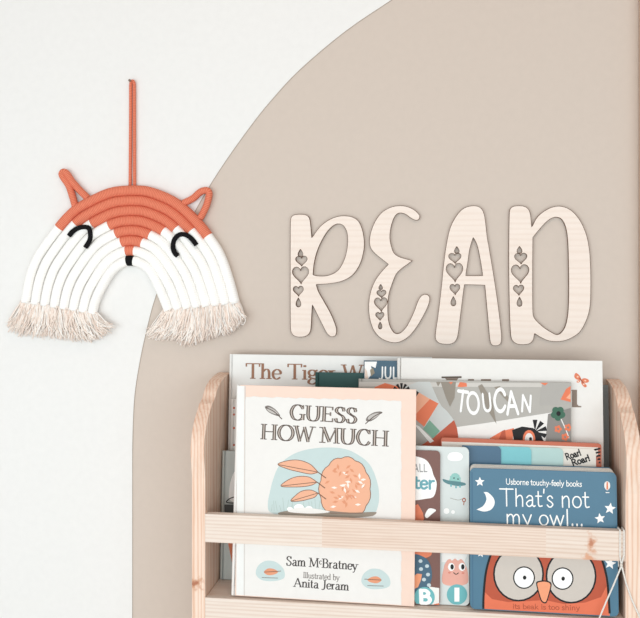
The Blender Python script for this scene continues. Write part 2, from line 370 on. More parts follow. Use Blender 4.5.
# ------------------------------------------------------------------ books
paper = mat('page edges', (238, 231, 222), 0.9, 0.05)
class Book:
    """Front face at local y=0, spine at local x=0, foot at local z=0; the empty at the foot leans back."""
    def __init__(s, name, label, cat, x0, x1, ytop, yb, lean=4.5, roll=0.0, lift=0.0012, group='children\'s books on the top tier'):
        s.yb = yb; s.a = math.radians(lean); s.zb = ZB+lift; s.X0 = 0
        s.R = Matrix.Rotation(-s.a, 3, 'X') @ Matrix.Rotation(roll, 3, 'Y')
        for k in range(3):
            s.X0 += s.uv(x0, ytop)[0]; s.w = s.uv(x1, ytop)[0]; s.zb = ZB+lift+s.w*math.sin(abs(roll))*(roll > 0)
        s.h = s.uv((x0+x1)/2, ytop)[1]
        s.e = thing(name, label, cat, (s.X0, yb, s.zb), group); s.e.rotation_euler = s.R.to_euler()
        s.parts = {}; s.q = 0; s.cur = 'cover_picture'
    def uv(s, px, py):
        d = ray(px, py); o = Vector((s.X0, s.yb, s.zb)); nrm = s.R @ Vector((0, 1, 0))
        t = (o-CAMP).dot(nrm)/d.dot(nrm); p = CAMP+d*t-o
        return (p.dot(s.R @ Vector((1, 0, 0))), p.dot(s.R @ Vector((0, 0, 1))))
    def jit(s): s.q = (s.q+1) % 16; return s.q*3e-6           # neighbouring strokes never share one plane
    def part(s, n):
        if n not in s.parts: s.parts[n] = MB()
        return s.parts[n]
    def clipped(s, P):                                           # keep a print inside the cover
        return [(min(max(x, 0.0012), s.w-0.0012), min(max(z, 0.001), s.h-0.001)) for x, z in P]
    def art(s, pts, m, layer=1, part=None, smooth=False, clip=True, n=5):
        P = [s.uv(p[0], p[1])+((p[2],) if len(p) > 2 else ()) for p in pts]
        if smooth: P = [tuple(v) for v in catmull(P, n, True)]
        P = [(p[0], p[1]) for p in P]
        if clip: P = s.clipped(P)
        y = -0.0002-0.00006*layer-s.jit()
        s.part(part or s.cur).poly([(x, y, z) for x, z in P], m)
    def disc(s, cx, cy, rx, ry, m, layer=1, part=None, a0=0, a1=360):
        s.art([(cx+rx*math.cos(math.radians(a0+(a1-a0)*k/28)), cy+ry*math.sin(math.radians(a0+(a1-a0)*k/28))) for k in range(28 if a1-a0 == 360 else 29)], m, layer, part)
    def line(s, pts, wpx, m, layer=2, part=None, curve=True):
        P = catmull(pts, 6) if curve else [Vector(p) for p in pts]
        for i in range(len(P)-1):
            d = (P[i+1]-P[i])
            if d.length < 1e-6: continue
            d.normalize(); nn = Vector((-d.y, d.x))*wpx/2; e = d*wpx*0.15
            s.art([P[i]+nn-e, P[i+1]+nn+e, P[i+1]-nn+e, P[i]-nn-e], m, layer, part)
    def text(s, txt, p0, p1, cap, m, style='serif', thick=.15, thin=.055, layer=3, part='title', small=(), inline=None):
        U0, U1 = Vector(s.uv(*p0)), Vector(s.uv(*p1)); ax = (U1-U0); ln = ax.length; ax.normalize(); up = Vector((-ax.y, ax.x))
        hh = abs(s.uv(p0[0], p0[1]-cap)[1]-s.uv(*p0)[1])
        runs = [(thick, thin, m, layer)]
        if inline: runs.append((thick*0.30, 0.0, inline, layer+1))
        for tk, tn, mm, ly in runs:
            pol, wd = strokes(txt, style, tk if style == 'serif' else tk, tn, small)
            kx = ln/wd; y = -0.0002-0.00006*ly
            for q in pol:
                if mm is inline and (abs(q[0].x-q[1].x) > abs(q[0].y-q[1].y)*1.2): continue
                P = [U0+ax*(v.x*kx)+up*(v.y*hh) for v in q]
                if all(0 < p.x < s.w and 0 < p.y < s.h for p in P): s.part(part).poly([(p.x, y-s.jit(), p.y) for p in P], mm)
    def hardback(s, t, m, mspine=None, b=0.0022):
        w, h = s.w, s.h; ms = mspine or m
        mb = MB(); mb.box(0.004, w, 0, b, 0, h, m); mb.box(0.004, w, t-b, t, 0, h, m)
        n = 8; R = t/2                                            # rounded spine
        ol = [(0.004, 0)]+[(0.004-0.004*math.sin(math.pi*k/n), R-R*math.cos(math.pi*k/n)) for k in range(1, n)]+[(0.004, t)]
        ol += [(0.0062, t), (0.0062, 0)]; k0 = len(mb.v)
        mb.v += [(x, y, 0) for x, y in ol]+[(x, y, h) for x, y in ol]; q = len(ol)
        for i in range(q): mb.face((k0+i, k0+q+i, k0+q+(i+1) % q, k0+(i+1) % q), ms)
        mb.face([k0+i for i in range(q)], ms); mb.face([k0+q+i for i in reversed(range(q))], ms)
        mb.build('cover', s.e)
        pg = MB(); pg.box(0.0064, w-0.003, b+0.0001, t-b-0.0001, 0.002, h-0.003, paper); pg.build('page_block', s.e)
    def finish(s):
        for n, mb in s.parts.items():
            if mb.f: mb.build(n[0] if isinstance(n, tuple) else n, s.e)
def rounded(w, h, r, left=True, n=5, dz=0):
    P = []
    for cx, cz, a in ((w-r, h-r, 0), (r if left else 0, h-r, 90), (r if left else 0, r, 180), (w-r, r, 270)):
        if not left and a in (90, 180): P.append((0, h if a == 90 else 0)); continue
        P += [(cx+r*math.cos(math.radians(a+90*k/n)), cz+r*math.sin(math.radians(a+90*k/n))) for k in range(n+1)]
    return [(x, z+dz) for x, z in P]

c_white = mat('white gloss cover', (236, 235, 231), 0.35, 0.4)
c_cream = mat('cream cover paper', (236, 233, 228), 0.5, 0.3)
c_grey = mat('grey cover', (112, 115, 113), 0.5, 0.3)
ink = mat('dark brown ink', (92, 78, 70)); inkl = mat('pale brown ink', (196, 184, 174)); black = mat('black ink', (28, 27, 28))
white = mat('white ink', (252, 251, 248))

# tall grey book, only its edge showing
b = Book('picture_book', 'tall plain grey book, only a narrow strip showing beside the right side panel', 'book', 540, 608.3, 384.5, -0.060)
b.hardback(0.008, c_grey); b.finish()

# tall white book with the brown serif title
b = Book('picture_book', 'tall white picture book at the back left with a brown serif title', 'book', 229, 432, 355.6, -0.050)
b.hardback(0.010, c_white)
brown = mat('copper brown ink', (158, 116, 92))
b.text('The Tiger W', (245.5, 378.6), (363, 380.6), 15.5, brown, thick=.15, thin=.06)
b.finish()
# spotted sliver
b = Book('picture_book', 'thin white book with small red dots, a sliver left of the large peach-bordered book', 'book', 230.6, 300, 399.5, -0.064)
b.hardback(0.006, c_white); red = mat('red dot ink', (196, 110, 88))
for i, y in enumerate((408, 414.5, 428, 445)): b.disc(234.0, y, 1.1, 1.1, red, 1, ('printed_dot', i))
b.finish()
# grey green book at the left
gg = mat('grey green cover', (196, 203, 199), 0.45, 0.35)
b = Book('picture_book', 'pale grey-green book edge with an orange curve, beside the left side panel', 'book', 221.8, 330, 452.5, -0.078)
b.hardback(0.008, gg)
b.art([(236,472),(231,480),(229,492),(230,500),(240,502)], white, 1, smooth=True)
b.line([(240,496),(231,498),(226.5,502),(234,503),(240,501)], 1.0, black, 2)
b.art([(224.5,504.5),(240,504.5),(240,520),(224.5,520)], mat('slate ink', (88, 92, 92)), 1)
b.art([(227.5,520),(240,520),(240,575),(236,572),(232,562),(228.5,545)], mat('rust ink', (222, 132, 98)), 2)
b.finish()
# dark green
b = Book('picture_book', 'dark green book, top edge showing above the peach bordered book', 'book', 315, 450, 373.4, -0.066)
b.hardback(0.008, mat('dark green cover', (32, 78, 74), 0.45, 0.35)); b.finish()
# navy
b = Book('picture_book', 'navy blue book showing three white capitals, behind the white book with a butterfly', 'book', 363.5, 470, 361.2, -0.075)
b.hardback(0.008, mat('navy cover', (58, 92, 112), 0.4, 0.4))
b.art([(364.6,361.6),(377,361.6),(375.5,368),(371,366),(372.5,373),(368,379),(364.6,381)], white, 1, smooth=False)
b.art([(370,370),(373,367.5),(374.8,373),(371,376.5)], mat('dull olive ink', (150, 140, 122)), 2)
b.art([(364.8,368),(367,371),(368.3,379),(364.8,381)], mat('peach ink', (238, 214, 198)), 2)
b.text('JUL', (379.5, 378.2), (398.3, 378.6), 11.0, white, 'sans', .17)
b.finish()
# white book with butterfly
b = Book('picture_book', 'tall white picture book with a small orange butterfly at its top right corner', 'book', 397, 602.3, 359.4, -0.084)
b.hardback(0.008, c_cream)
orange = mat('orange ink', (226, 130, 96)); rust = mat('dark rust ink', (172, 92, 68)); taupe_ink = mat('taupe ink', (140, 124, 112))
b.cur = 'butterfly_picture'
for P in ([(580.8,380.2),(576.2,379.2),(574.2,376.4),(575.6,373),(578.2,374.2),(580.6,377.4)], [(581.6,379.4),(584.6,378.2),(588.4,379.6),(588.6,382),(585.6,382.8),(582.4,381.8)], [(581.6,381),(584.2,382.8),(586.8,386),(585,387.4),(582.8,385.6),(581.2,383)], [(580.2,380.6),(578.8,382.6),(576.6,382.2),(577.4,380.4)]):
    b.art(P, orange, 1, smooth=True)
    cx, cy = sum(p[0] for p in P)/len(P), sum(p[1] for p in P)/len(P); b.disc(cx, cy, .9, .8, mat('pale peach ink', (246, 206, 184)), 2)
b.line([(579.6,378.2),(581.2,380.2),(583.4,383)], 1.3, rust, 3, curve=False)
b.cur = ('title_letter', 0)
b.art([(563,389.6),(577,389.8),(577,404),(578.5,405.8),(581.3,406),(581.3,407.3),(572,407.2),(572,391),(563,390.8)], taupe_ink, 1)
b.cur = ('title_letter', 1)
b.art([(441.5,376.5),(461.5,376.2),(461.5,378),(441.5,378.2)], ink, 1); b.art([(445,378),(458.5,378),(455.5,382),(448,382)], taupe_ink, 1)
for i, (x0, x1) in enumerate(((468,474),(481,491),(502,509))): b.cur = ('title_letter', 2+i); b.art([(x0,379.1),(x1,379),(x1,382),(x0,382)], taupe_ink, 1)
b.finish()

# grey collage book (TOUCAN)
b = Book('picture_book', 'grey collage-print picture book with white cut-out capitals across its top', 'book', 358.3, 571.3, 380.7, -0.093)
tg = mat('toucan grey', (176, 171, 163), 0.35, 0.4); b.hardback(0.008, tg)
lg = mat('painted glare grey', (208, 203, 196)); tan = mat('tan grey ink', (150, 141, 129)); pale = mat('off white ink', (240, 237, 232)); mid = mat('mid grey ink', (142, 138, 133))
peach = mat('peach collage', (244, 178, 146)); orng = mat('orange collage', (232, 126, 90)); sage = mat('sage collage', (126, 168, 146)); rst = mat('rust collage', (190, 92, 66)); pg = mat('pale grey collage', (206, 209, 206))
b.art([(358.8,381.8),(571,381.8),(571,387.2),(358.8,386.6)], lg, 1)  # glare along the top of the cover, painted as a pale strip
b.art([(440.5,381.8),(456,381.8),(454.5,398),(450,407),(446,398)], tan, 2)
b.art([(436,381.8),(441,381.8),(438,386.5)], tan, 2)
b.art([(482,384),(492,400),(496.5,424),(487,409),(478,386)], tan, 2)
b.art([(500,386),(512,402),(508,402),(494,387)], tan, 2)
b.art([(404,387),(418,381.8),(430,381.8),(438,400),(452,424),(456,437),(430,405)], pg, 1)
b.art([(456.5,427),(486,423),(548,413),(571,410),(571,446),(456.5,446)], pale, 1)
b.art([(548,414),(571,408),(571,446),(545,446)], mid, 2)
b.art([(542,382),(571,382),(571,404),(540,405)], mat('grey leaf', (178, 174, 168)), 1)
b.art([(570.8,386),(570.8,402),(560.5,399.5),(566,389)], orng, 3); b.art([(570.8,393),(570.8,399.5),(566,398)], peach, 4)
b.art([(540,382),(548,382),(545,385.5)], orng, 3); b.art([(449,382),(453,382),(451,384.5)], orng, 3); b.art([(457.5,386.5),(460,382),(466.5,383),(467,386.5),(461,387.2)], orng, 3)
b.art([(375,387),(385,383),(400,387),(400,392),(372,392)], orng, 2)
for a in (-60, -30, 0, 30, 60):
    q = math.radians(a-90); b.art([(401.5,392),(401.5+9*math.cos(q-.16),392+9*math.sin(q-.16)),(401.5+9*math.cos(q+.16),392+9*math.sin(q+.16))], black, 4)
fan = lambda a0, a1, r0, r1: [(405+r0*math.cos(math.radians(a)), 442-r0*math.sin(math.radians(a))) for a in (a0, a1)]+[(405+r1*math.cos(math.radians(a1+(a0-a1)*k/5)), 442-r1*math.sin(math.radians(a1+(a0-a1)*k/5))) for k in range(6)]
b.art([(414,390),(420,393),(430,399),(416,414)], peach, 3); b.art([(430,399),(438.5,403.5),(424.5,427),(414,418),(414,416)], orng, 3)
b.art([(438.5,403.5),(447,411),(454,420),(434,437),(424,427)], pg, 3); b.art([(429.5,420),(440,431),(433,438.5),(423,429)], sage, 4)
b.art([(454,420),(457,428),(458.5,438),(457,446),(420,446),(433.5,437.5)], rst, 3)
b.art([(414,424),(419,426),(434,441),(430,443)], pale, 5); b.art([(414,389),(419,392.5),(416,397),(414,400)], black, 4)
b.art([(490,438),(502,431),(514,428),(512,446),(484,446)], orng, 3); b.art([(502,431),(505,429.6),(507,446),(496,446)], rst, 4)
b.art([(512,430),(522,426.5),(533,428),(540,433),(546,446),(515,446)], black, 4, smooth=False)
b.disc(529, 439, 6.2, 9, orng, 5); b.disc(529, 439.5, 4.2, 6.5, pale, 6); b.disc(530.5, 439, 1.4, 2, black, 7)
for a in (-75, -38, 0, 38):
    q = math.radians(a-15); b.art([(535,431.5),(535+12*math.cos(q-.2),431.5+12*math.sin(q-.2)),(535+12*math.cos(q+.2),431.5+12*math.sin(q+.2))], black, 5)
grn = mat('dark green ink', (66, 108, 88))
for a in range(5): b.disc(558+4*math.cos(a*1.256+.3), 413.5+4*math.sin(a*1.256+.3), 3.4, 3.4, grn, 5)
b.disc(558.5, 413.5, 2.2, 2.4, black, 6); b.line([(561,419),(566,430),(569,438)], 1.0, pale, 5)
for fx, fy in ((558, 429), (568, 427.5), (565, 437)):
    for a in range(5): b.disc(fx+2.4*math.cos(a*1.256), fy+2.4*math.sin(a*1.256), 1.5, 1.5, orng, 6)
for ch, x0, y0, x1, y1, cap in (('T',455.5,410,466,411.5,20),('O',467,413.5,480.5,413,20.5),('U',482.5,411.3,493,410.5,17),('C',493,411,506.5,411.5,22),('A',506,414,519.5,413.5,22),('N',520,411,532,412,16)):
    b.text(ch, (x0, y0), (x1, y1), cap, white, 'sans', .175, layer=7)
b.finish()
# copper-edged book
b = Book('board_book', 'board book with a copper-orange top edge, standing in front of the grey collage book', 'book', 441, 601.5, 440.6, -0.1088, 4.5, 0.012)
cu = mat('copper orange cover', (192, 98, 66), 0.35, 0.4)
mb = MB(); mb.prism(rounded(b.w, b.h, 0.004), 0, 0.008, cu); mb.build('cover', b.e)
b.art([(441.5,441.5),(470,442.4),(598,447.4),(598,456),(441.5,456)], mat('cream band', (232, 222, 212)), 1)
for k in range(5): b.art([(594+k*1.5, 449+k*3), (600.5, 447.5+k*3.6), (600.5, 449.2+k*3.6), (594+k, 451+k*3)], black, 2)
b.finish()
# stepped tab book: four boards, each shorter than the one behind
b = Book('board_book', 'stepped board book with blue, aqua, mint and cream page tabs, above the blue owl book', 'book', 462, 596.5, 447.2, -0.117)
blue = mat('tab blue', (68, 104, 130), 0.4, 0.4); aq = mat('tab aqua', (122, 194, 200), 0.4, 0.4); mt = mat('tab mint', (180, 208, 203), 0.4, 0.4); cr = mat('tab cream', (232, 224, 213), 0.4, 0.4)
for i, (x, m, nm) in enumerate(((501, blue, 'blue page tab'), (531.5, aq, 'aqua page tab'), (563.5, mt, 'mint page tab'), (596.5, cr, 'cream page tab'))):
    mb = MB(); mb.prism(rounded(b.uv(x, 448)[0], b.h-0.0002*i, 0.006, False), 0.0019*i, 0.0019*i+0.0017, m, m); o = mb.build('page_tab', b.e); o['label'] = nm
def on_depth(bk, txt, p0, p1, cap, m, y, part):
    n0 = len(bk.part(part).v); bk.text(txt, p0, p1, cap, m, 'sans', .2, layer=0, part=part)
    v = bk.part(part).v
    for i in range(n0, len(v)): v[i] = (v[i][0], y, v[i][2])
on_depth(b, 'Roar!', (567, 460.5), (582, 455.5), 6.2, black, 0.0052, 'page_lettering')
on_depth(b, 'Roar!', (573, 466.5), (591, 461), 6.2, black, 0.0052, 'page_lettering')
b.finish()
# light grey board book
lgb = mat('pale mint grey cover', (214, 220, 217), 0.4, 0.4)
b = Book('board_book', 'pale grey board book with a white cloud and mint creature, behind the brown board book', 'book', 396, 469.0, 446.3, -0.1308, 5.3)
mb = MB(); mb.prism(rounded(b.w, b.h, 0.007), 0, 0.0055, lgb); mb.build('cover', b.e)
teal = mat('teal ink', (112, 182, 186)); mint = mat('mint ink', (150, 200, 192)); slate = mat('slate teal ink', (96, 138, 142)); pink = mat('pink ink', (233, 172, 156)); blush = mat('blush ink', (222, 138, 120))
b.cur = 'cloud_picture'
b.art([(447.5,456.5),(450,453),(455,452),(460,453),(462.8,456),(461,460),(455,461),(449,460)], white, 1, smooth=True)
b.cur = 'creature_picture'
b.art([(449,481)]+[(455+5.6*math.cos(math.radians(180-a*15))+(.5 if a % 2 else -.3), 480-7*math.sin(math.radians(a*15))) for a in range(13)]+[(461,482)], mint, 1)
b.art([(443,479),(449,480.5),(458,481.5),(465,483),(465.5,485),(458,486),(448,484),(443.5,481.5)], slate, 2, smooth=True)
b.disc(454, 478, .7, .7, black, 3); b.disc(458, 479, .7, .7, black, 3)
for x, y in ((451,485.5),(456,487),(460,486.5)): b.disc(x, y, .8, 1.4, teal, 2)
b.cur = 'kite_picture'
b.disc(464, 500, 1.9, 2.2, rust, 2); b.disc(464, 500, 1.0, 1.2, lgb, 3); b.line([(464,502),(463.6,505)], .8, rust, 2)
b.line([(450,498),(458,500),(462,499),(463.5,500)], .4, tan, 1)
for i, (x, y, r) in enumerate(((446.5,511,2.9),(453,512,1.9))): b.disc(x, y, r, r, white, 1, ('small_cloud', i))
b.cur = 'pink_creature_picture'
b.art([(441.5,552),(470,552),(464,563),(441.5,562)], pale, 1)
b.art([(443.5,584),(444,567),(447,560.5),(450,559),(452,560.5),(455,558.5),(458,560.5),(461,559),(464,562),(467.5,571),(466.5,584)], pink, 2, smooth=True)
for x in (451.3, 462): b.disc(x, 566.8, 3.3, 4.0, white, 3); b.disc(x+.8, 566.8, 1.7, 2.7, black, 4)
b.line([(453.5,572.5),(456,574.2),(458.5,572.8)], .8, black, 4); b.disc(449.5, 572.6, 1.5, .9, blush, 3); b.disc(463, 573, 1.5, .9, blush, 3)
b.disc(457, 594.5, 10.2, 10.3, teal, 3, 'letter_badge')
b.art([(454.4,587.5),(459.4,587.5),(459.4,601.5),(454.4,601.5)], white, 5, 'letter_badge')
b.finish()
# brown board book
brn = mat('cocoa brown cover', (120, 80, 70), 0.4, 0.4)
b = Book('board_book', 'cocoa brown board book with white cloud and teal lettering, tucked behind the peach bordered book', 'book', 372, 440.2, 450.0, -0.1352, 5.3)
mb = MB(); mb.prism(rounded(b.w, b.h, 0.006), 0, 0.0037, brn); mb.build('cover', b.e)
b.cur = 'cloud_picture'
b.art([(404,456),(417,456.6),(426,460),(431,467),(433.5,475),(436.5,482),(436,490),(433,497),(424,499),(417,500),(404,500)], white, 1, smooth=True)
b.text('ALL', (413.5, 471.6), (427.5, 471.8), 7.5, mat('grey ink', (150, 150, 150)), 'sans', .15, part='title')
b.text('ter', (414, 488.4), (434.5, 488.9), 13, mat('teal grey ink', (112, 170, 180)), 'sans', .17, part='title')
b.cur = ('orange_shape', 0)
b.art([(412,507),(418,504),(421,509),(423,513),(424,519),(421,525),(412,525)], orange, 1)
b.cur = 'white_shape'
b.art([(425,515),(429,508.5),(436,510),(432,514),(427,518)], white, 1, smooth=True)
b.cur = 'patterned_shape'
b.disc(420, 553, 12, 5.5, orange, 2, a0=0, a1=360) 
b.art([(412,556),(424,557),(430,564),(432,575),(430,584),(426,590),(412,591)], mat('denim ink', (74, 104, 124)), 3, smooth=True)
for x, y in ((420.5,561),(427,566),(421,569),(428,574.5),(424,579.5),(429,585)): b.disc(x, y, 2, 1.8, mat('pale blue ink', (196, 210, 214)), 4)
b.art([(412,578),(417,573.5),(422,574),(421,580),(418,587),(412,590)], mat('peach orange ink', (240, 160, 120)), 5)
b.cur = 'white_corner'
b.art([(429,586.5),(439.5,588),(439.5,611),(425,611),(434,598)], pale, 4); b.art([(434,604),(439.5,603),(439.5,611),(434,611)], orange, 5)
b.disc(424.5, 597.2, 10.3, 10.3, teal, 6, 'letter_badge')
b.text('B', (418.4, 603.2), (431.4, 603.4), 13.2, white, 'sans', .25, layer=8, part='letter_badge')
b.finish()
# owl board book: boards fanned at the top
b = Book('board_book', 'blue touch board book with a white moon and an orange owl face, front right', 'book', 469.8, 616.4, 470.2, -0.1436, 5.0, 0.0, 0.0023)
ob = mat('owl blue cover', (72, 116, 140), 0.35, 0.4); od = mat('dark blue board edge', (36, 58, 74), 0.4, 0.3)
mb = MB(); mb.prism(rounded(b.w, b.h, 0.007), 0, 0.0024, ob, od); mb.build('cover', b.e)
for i in range(1, 6):
    last = i == 5
    mb = MB(); mb.prism(rounded(b.w-0.0012, b.h+0.0008*i, 0.007), 0, 0.0024, ob if last else paper, (od, mat('page grey', (196, 202, 204)), od, ob, od)[i-1])
    o = mb.build('back_board' if last else 'board_page', b.e); o.location = (0.0004, 0.0029*i, 0); o.rotation_euler = (-math.radians(0.4*i), 0, 0)
star = lambda cx, cy, r, rot=0: [(cx+(r if k % 2 == 0 else r*.45)*math.cos(math.radians(rot-90+36*k)), cy+(r if k % 2 == 0 else r*.45)*math.sin(math.radians(rot-90+36*k))) for k in range(10)]
b.art([(471.5,472),(472.6,472),(473.4,611),(472.2,611)], mat('hinge blue', (74, 112, 138)), 1, 'cover_crease')
b.art(star(479.8, 481.8, 5), white, 1); b.art(star(610, 508.5, 6, 8), white, 1); b.art(star(600, 518.5, 5.5, -8), white, 1); b.art(star(610.2, 563.5, 6, 10), white, 1); b.art(star(481, 553.5, 4, 10), white, 1)
b.art([(483.5,492,1),(488,492.5),(493.5,498),(494.5,504),(491,509.5),(484,511.5),(476.5,509.5,1),(483,506),(486.3,500),(485.5,495)], white, 1, smooth=True)
b.text('Usborne touchy-feely books', (505.5, 484.2), (582, 486.6), 5.6, white, 'sans', .13, part='small_lettering')
b.text("That's not", (499.5, 505.8), (589.5, 507.8), 17.5, white, 'sans', .075)
b.text('my owl...', (505, 524.2), (584, 526.0), 16.0, white, 'sans', .08)
b.art([(607,481.2),(609.6,483),(610,487),(608,490),(606.4,490),(604.4,487),(604.6,483)], pale, 1, smooth=True, part='balloon_emblem'); b.art([(606.5,482),(607.9,482),(608.2,489.5),(606.3,489.5)], orange, 2, part='balloon_emblem'); b.art([(605.5,492),(609.5,492.2),(609.3,493),(605.7,493)], pale, 1, part='balloon_emblem')
oor = mat('owl orange', (226, 116, 82), 0.5); osh = mat('owl rust', (186, 84, 56), 0.5); ocr = mat('owl cream', (204, 194, 184), 0.5); obk = mat('owl beak', (240, 158, 118), 0.5)
b.art([(483.3,618),(483.6,596),(485.5,575),(489,560),(493.5,549),(500,538),(594,541),(599.5,553),(604.5,568),(607.5,584),(609.8,618)], oor, 1, smooth=False)
b.art([(484.6,592),(486,576),(489.5,560.5),(494,549.5),(500,539),(594,542),(599,553.5),(604,568.5),(606.5,586),(601,597),(585,602.5),(564,604),(545,600),(528,601),(508,602),(492,599)], osh, 2)
b.line([(483.3,613),(483.6,596),(485.5,575),(489,560),(493.5,549),(500,538)], 2.1, black, 6); b.line([(594,541),(599.5,553),(604.5,568),(607.5,584),(609.6,613)], 2.1, black, 6)
for cx, cy, rx, ry, ex, ey in ((518.5,574,25.5,27.5,524,577.5), (571,576,25.5,27.5,562.5,578.5)):
    b.disc(cx, cy, rx, ry, black, 3, 'owl_face'); b.disc(cx, cy, rx-1.8, ry-1.8, ocr, 4, 'owl_face')
    b.disc(ex, ey, 11.0, 11.3, black, 5, 'owl_face'); b.disc(ex, ey, 9.7, 10, white, 6, 'owl_face'); b.disc(ex+.6, ey, 1.8, 2.1, black, 7, 'owl_face')
b.art([(536,583),(540,580.6),(547,580.6),(551.5,583.5),(550,592),(546.6,602.5),(543.5,603),(540.5,600)], black, 7, 'owl_face', smooth=True)
b.art([(537.2,583.8),(540.5,581.8),(546.5,581.8),(550.3,584.4),(548.9,592),(546,601.3),(543.9,601.8),(541.4,599.3)], obk, 8, 'owl_face', smooth=True)
b.text('its beak is too shiny', (512.5, 608.6), (580, 610.2), 5.2, mat('shiny rust ink', (176, 84, 58)), 'sans', .11, part='small_lettering', layer=4)
b.finish()
# peach-bordered book
b = Book('picture_book', 'large cream picture book with a peach border and brown serif title, front left', 'book', 236.2, 416.2, 387.3, -0.1436, 5.0, 0.006)
m_peach = mat('peach cover', (240, 211, 194), 0.4, 0.4)
# front cover top runs slightly down to the right like the others
b.hardback(0.0078, m_peach, mat('pale cover spine', (240, 236, 231), 0.4, 0.4)); cream = mat('cover cream', (235, 231, 226), 0.45, 0.3)
wob = lambda i, a: a*(math.sin(i*2.1)+.6*math.sin(i*5.3+1))
tl = [(246+k*155/40, 396.5+k*.105+wob(k, .45)) for k in range(41)]; rt = [(401.2+wob(k, .4), 402+k*202/40) for k in range(41)]
b.art([(237.4,384.5),(244.5,384.8),(243.5,607),(236,607)], c_white, 1, 'hinge_strip')
b.art(tl+rt+[(401.5,612),(243.5,612),(245.5,400)], cream, 1, 'cover_panel')
b.art([(244.8,385),(245.6,385),(244.5,607),(243.6,607)], mat('painted crease shade', (214, 208, 202)), 2, 'hinge_strip')  # shade of the hinge groove, painted as a flat darker line
b.text('GUESS', (289.5, 419.6), (357.5, 423.6), 15.2, ink, thick=.22, thin=.06, inline=inkl)
b.text('HOW MUCH', (260.5, 439.2), (388.5, 446.6), 15.5, ink, thick=.21, thin=.06, inline=inkl)
lf = mat('pen grey', (126, 118, 112)); lfl = mat('pen grey pale', (196, 190, 184))
for pts, ln in (([(265,406.6),(269,405.6),(275,409),(279,413.5),(280,416),(276,415.6),(270,413),(266.5,410)], [(266,407.5),(274,411.5),(282,419)]), ([(382.5,412.6),(380,411.4),(373.5,412.6),(367.5,416.5),(366,420.5),(370,421.4),(375.5,418.5),(380,414.4)], [(382,412.4),(374,416.5),(365.5,423.8)])):
    b.art(pts, lf, 2, smooth=True); b.line(ln, .9, ink, 4)
    cx = sum(p[0] for p in pts)/8; cy = sum(p[1] for p in pts)/8
    b.art([(cx+(p[0]-cx)*.78, cy+(p[1]-cy)*.66) for p in pts], lfl, 3, smooth=True)
wash = mat('blue green wash', (198, 214, 212)); wash2 = mat('deeper wash', (178, 196, 190)); och = mat('orange wash', (238, 178, 146)); och2 = mat('deep orange wash', (226, 152, 116)); earth = mat('earth wash', (150, 138, 124)); wpen = mat('fine brown pen', (120, 84, 66))
b.art([(268,503),(270,492),(273,480),(279,466),(290,456),(305,450),(325,447.5),(345,449),(360,456),(370,465),(376,478),(379,492),(378,506),(372,515),(330,519),(285,515),(270,512)], wash, 2, smooth=True)
for k in range(26):
    x = 272+k*3.1+random.uniform(-1, 1); h = random.uniform(5, 15); b.line([(x, 511), (x+random.uniform(-2, 2), 511-h)], .5, wash2, 3, curve=False)
# a plain autumn bush and leaves in the same colours
cxb, cyb = 345, 489; bush = []
for k in range(44):                                            # scalloped crown of leaves
    t = 2*math.pi*k/44; r_ = 1+.055*abs(math.sin(t*5.5)); bush.append((cxb+25*r_*math.cos(t), min(513, cyb+31*r_*math.sin(t))))
b.art(bush, och, 4); b.line(bush+bush[:1], .6, wpen, 7, curve=False)
for i in range(46):
    t, q = random.uniform(0, 6.28), random.uniform(0, .85)**.6; x, y = cxb+22*q*math.cos(t), min(507, cyb+27*q*math.sin(t)); u = random.uniform(0, 3.14)
    dx, dy = 3.1*math.cos(u), 3.1*math.sin(u); b.art([(x-dx, y-dy), (x+dy*.4, y-dx*.4), (x+dx, y+dy), (x-dy*.4, y+dx*.4)], och2 if i % 3 else mat('pale wash', (250, 238, 228)), 5+(i % 2))
for p in ([(318,472),(310,464),(298,460),(286,461),(278,464.5),(288,469),(300,472),(311,474)], [(317,482),(309,477),(298,476.5),(288,480),(281,486),(292,487),(304,486.5),(312,485)], [(318,493),(311,490),(302,491),(295,496),(291,501),(300,501),(309,499),(315,497)]):
    b.art(p, och, 4, smooth=True); b.line(p+[p[0]], .6, wpen, 5); b.line([p[4], p[0]], .6, wpen, 6, curve=False); b.line([p[0], (p[0][0]+8, p[0][1]+6)], .9, wpen, 6)
for x, y, r_ in ((299,507.5,5), (309,508.5,3.6), (290,509,3)): b.disc(x, y, r_, r_*.7, white, 5)
b.art([(278,513),(290,510.5),(320,510),(350,512.5),(376,512),(372,516),(340,518),(300,517),(284,516)], earth, 6, smooth=True)
b.art([(288,511.5),(300,507.5),(318,509),(330,512),(310,513.5)], pale, 7, smooth=True)
inkd = mat('charcoal ink', (66, 60, 58))
b.text('Sam McBratney', (286, 565.3), (357.5, 570.0), 9.2, inkd, thick=.16, thin=.07, small=(5,), part='author_lettering')
b.text('Illustrated by', (303, 577.8), (339.5, 580.4), 6.0, mat('grey brown ink', (130, 122, 116)), thick=.15, thin=.08, part='author_lettering')
b.text('Anita Jeram', (293.5, 586.6), (349, 590.6), 8.8, inkd, thick=.16, thin=.07, part='author_lettering')
for cx, cy, fl in ((270, 572, 1), (375.5, 580, -1)):
    b.art([(cx+dx, cy+dy) for dx, dy in ((-14,2),(-12,-6),(-5,-11),(3,-11),(9,-8),(14,-2),(14,6),(4,9),(-8,8))], wash, 2, smooth=True)
    b.art([(cx+dx*fl, cy+dy) for dx, dy in ((-6,0),(-2,-3.5),(4,-3),(8,0),(4,2.5),(-2,3))], och2, 3, smooth=True); b.line([(cx-6*fl, cy), (cx, cy-.3), (cx+11*fl, cy-1)], .6, wpen, 4); b.line([(cx-8, cy+5.5), (cx+8, cy+6)], .6, lf, 4)
b.finish()

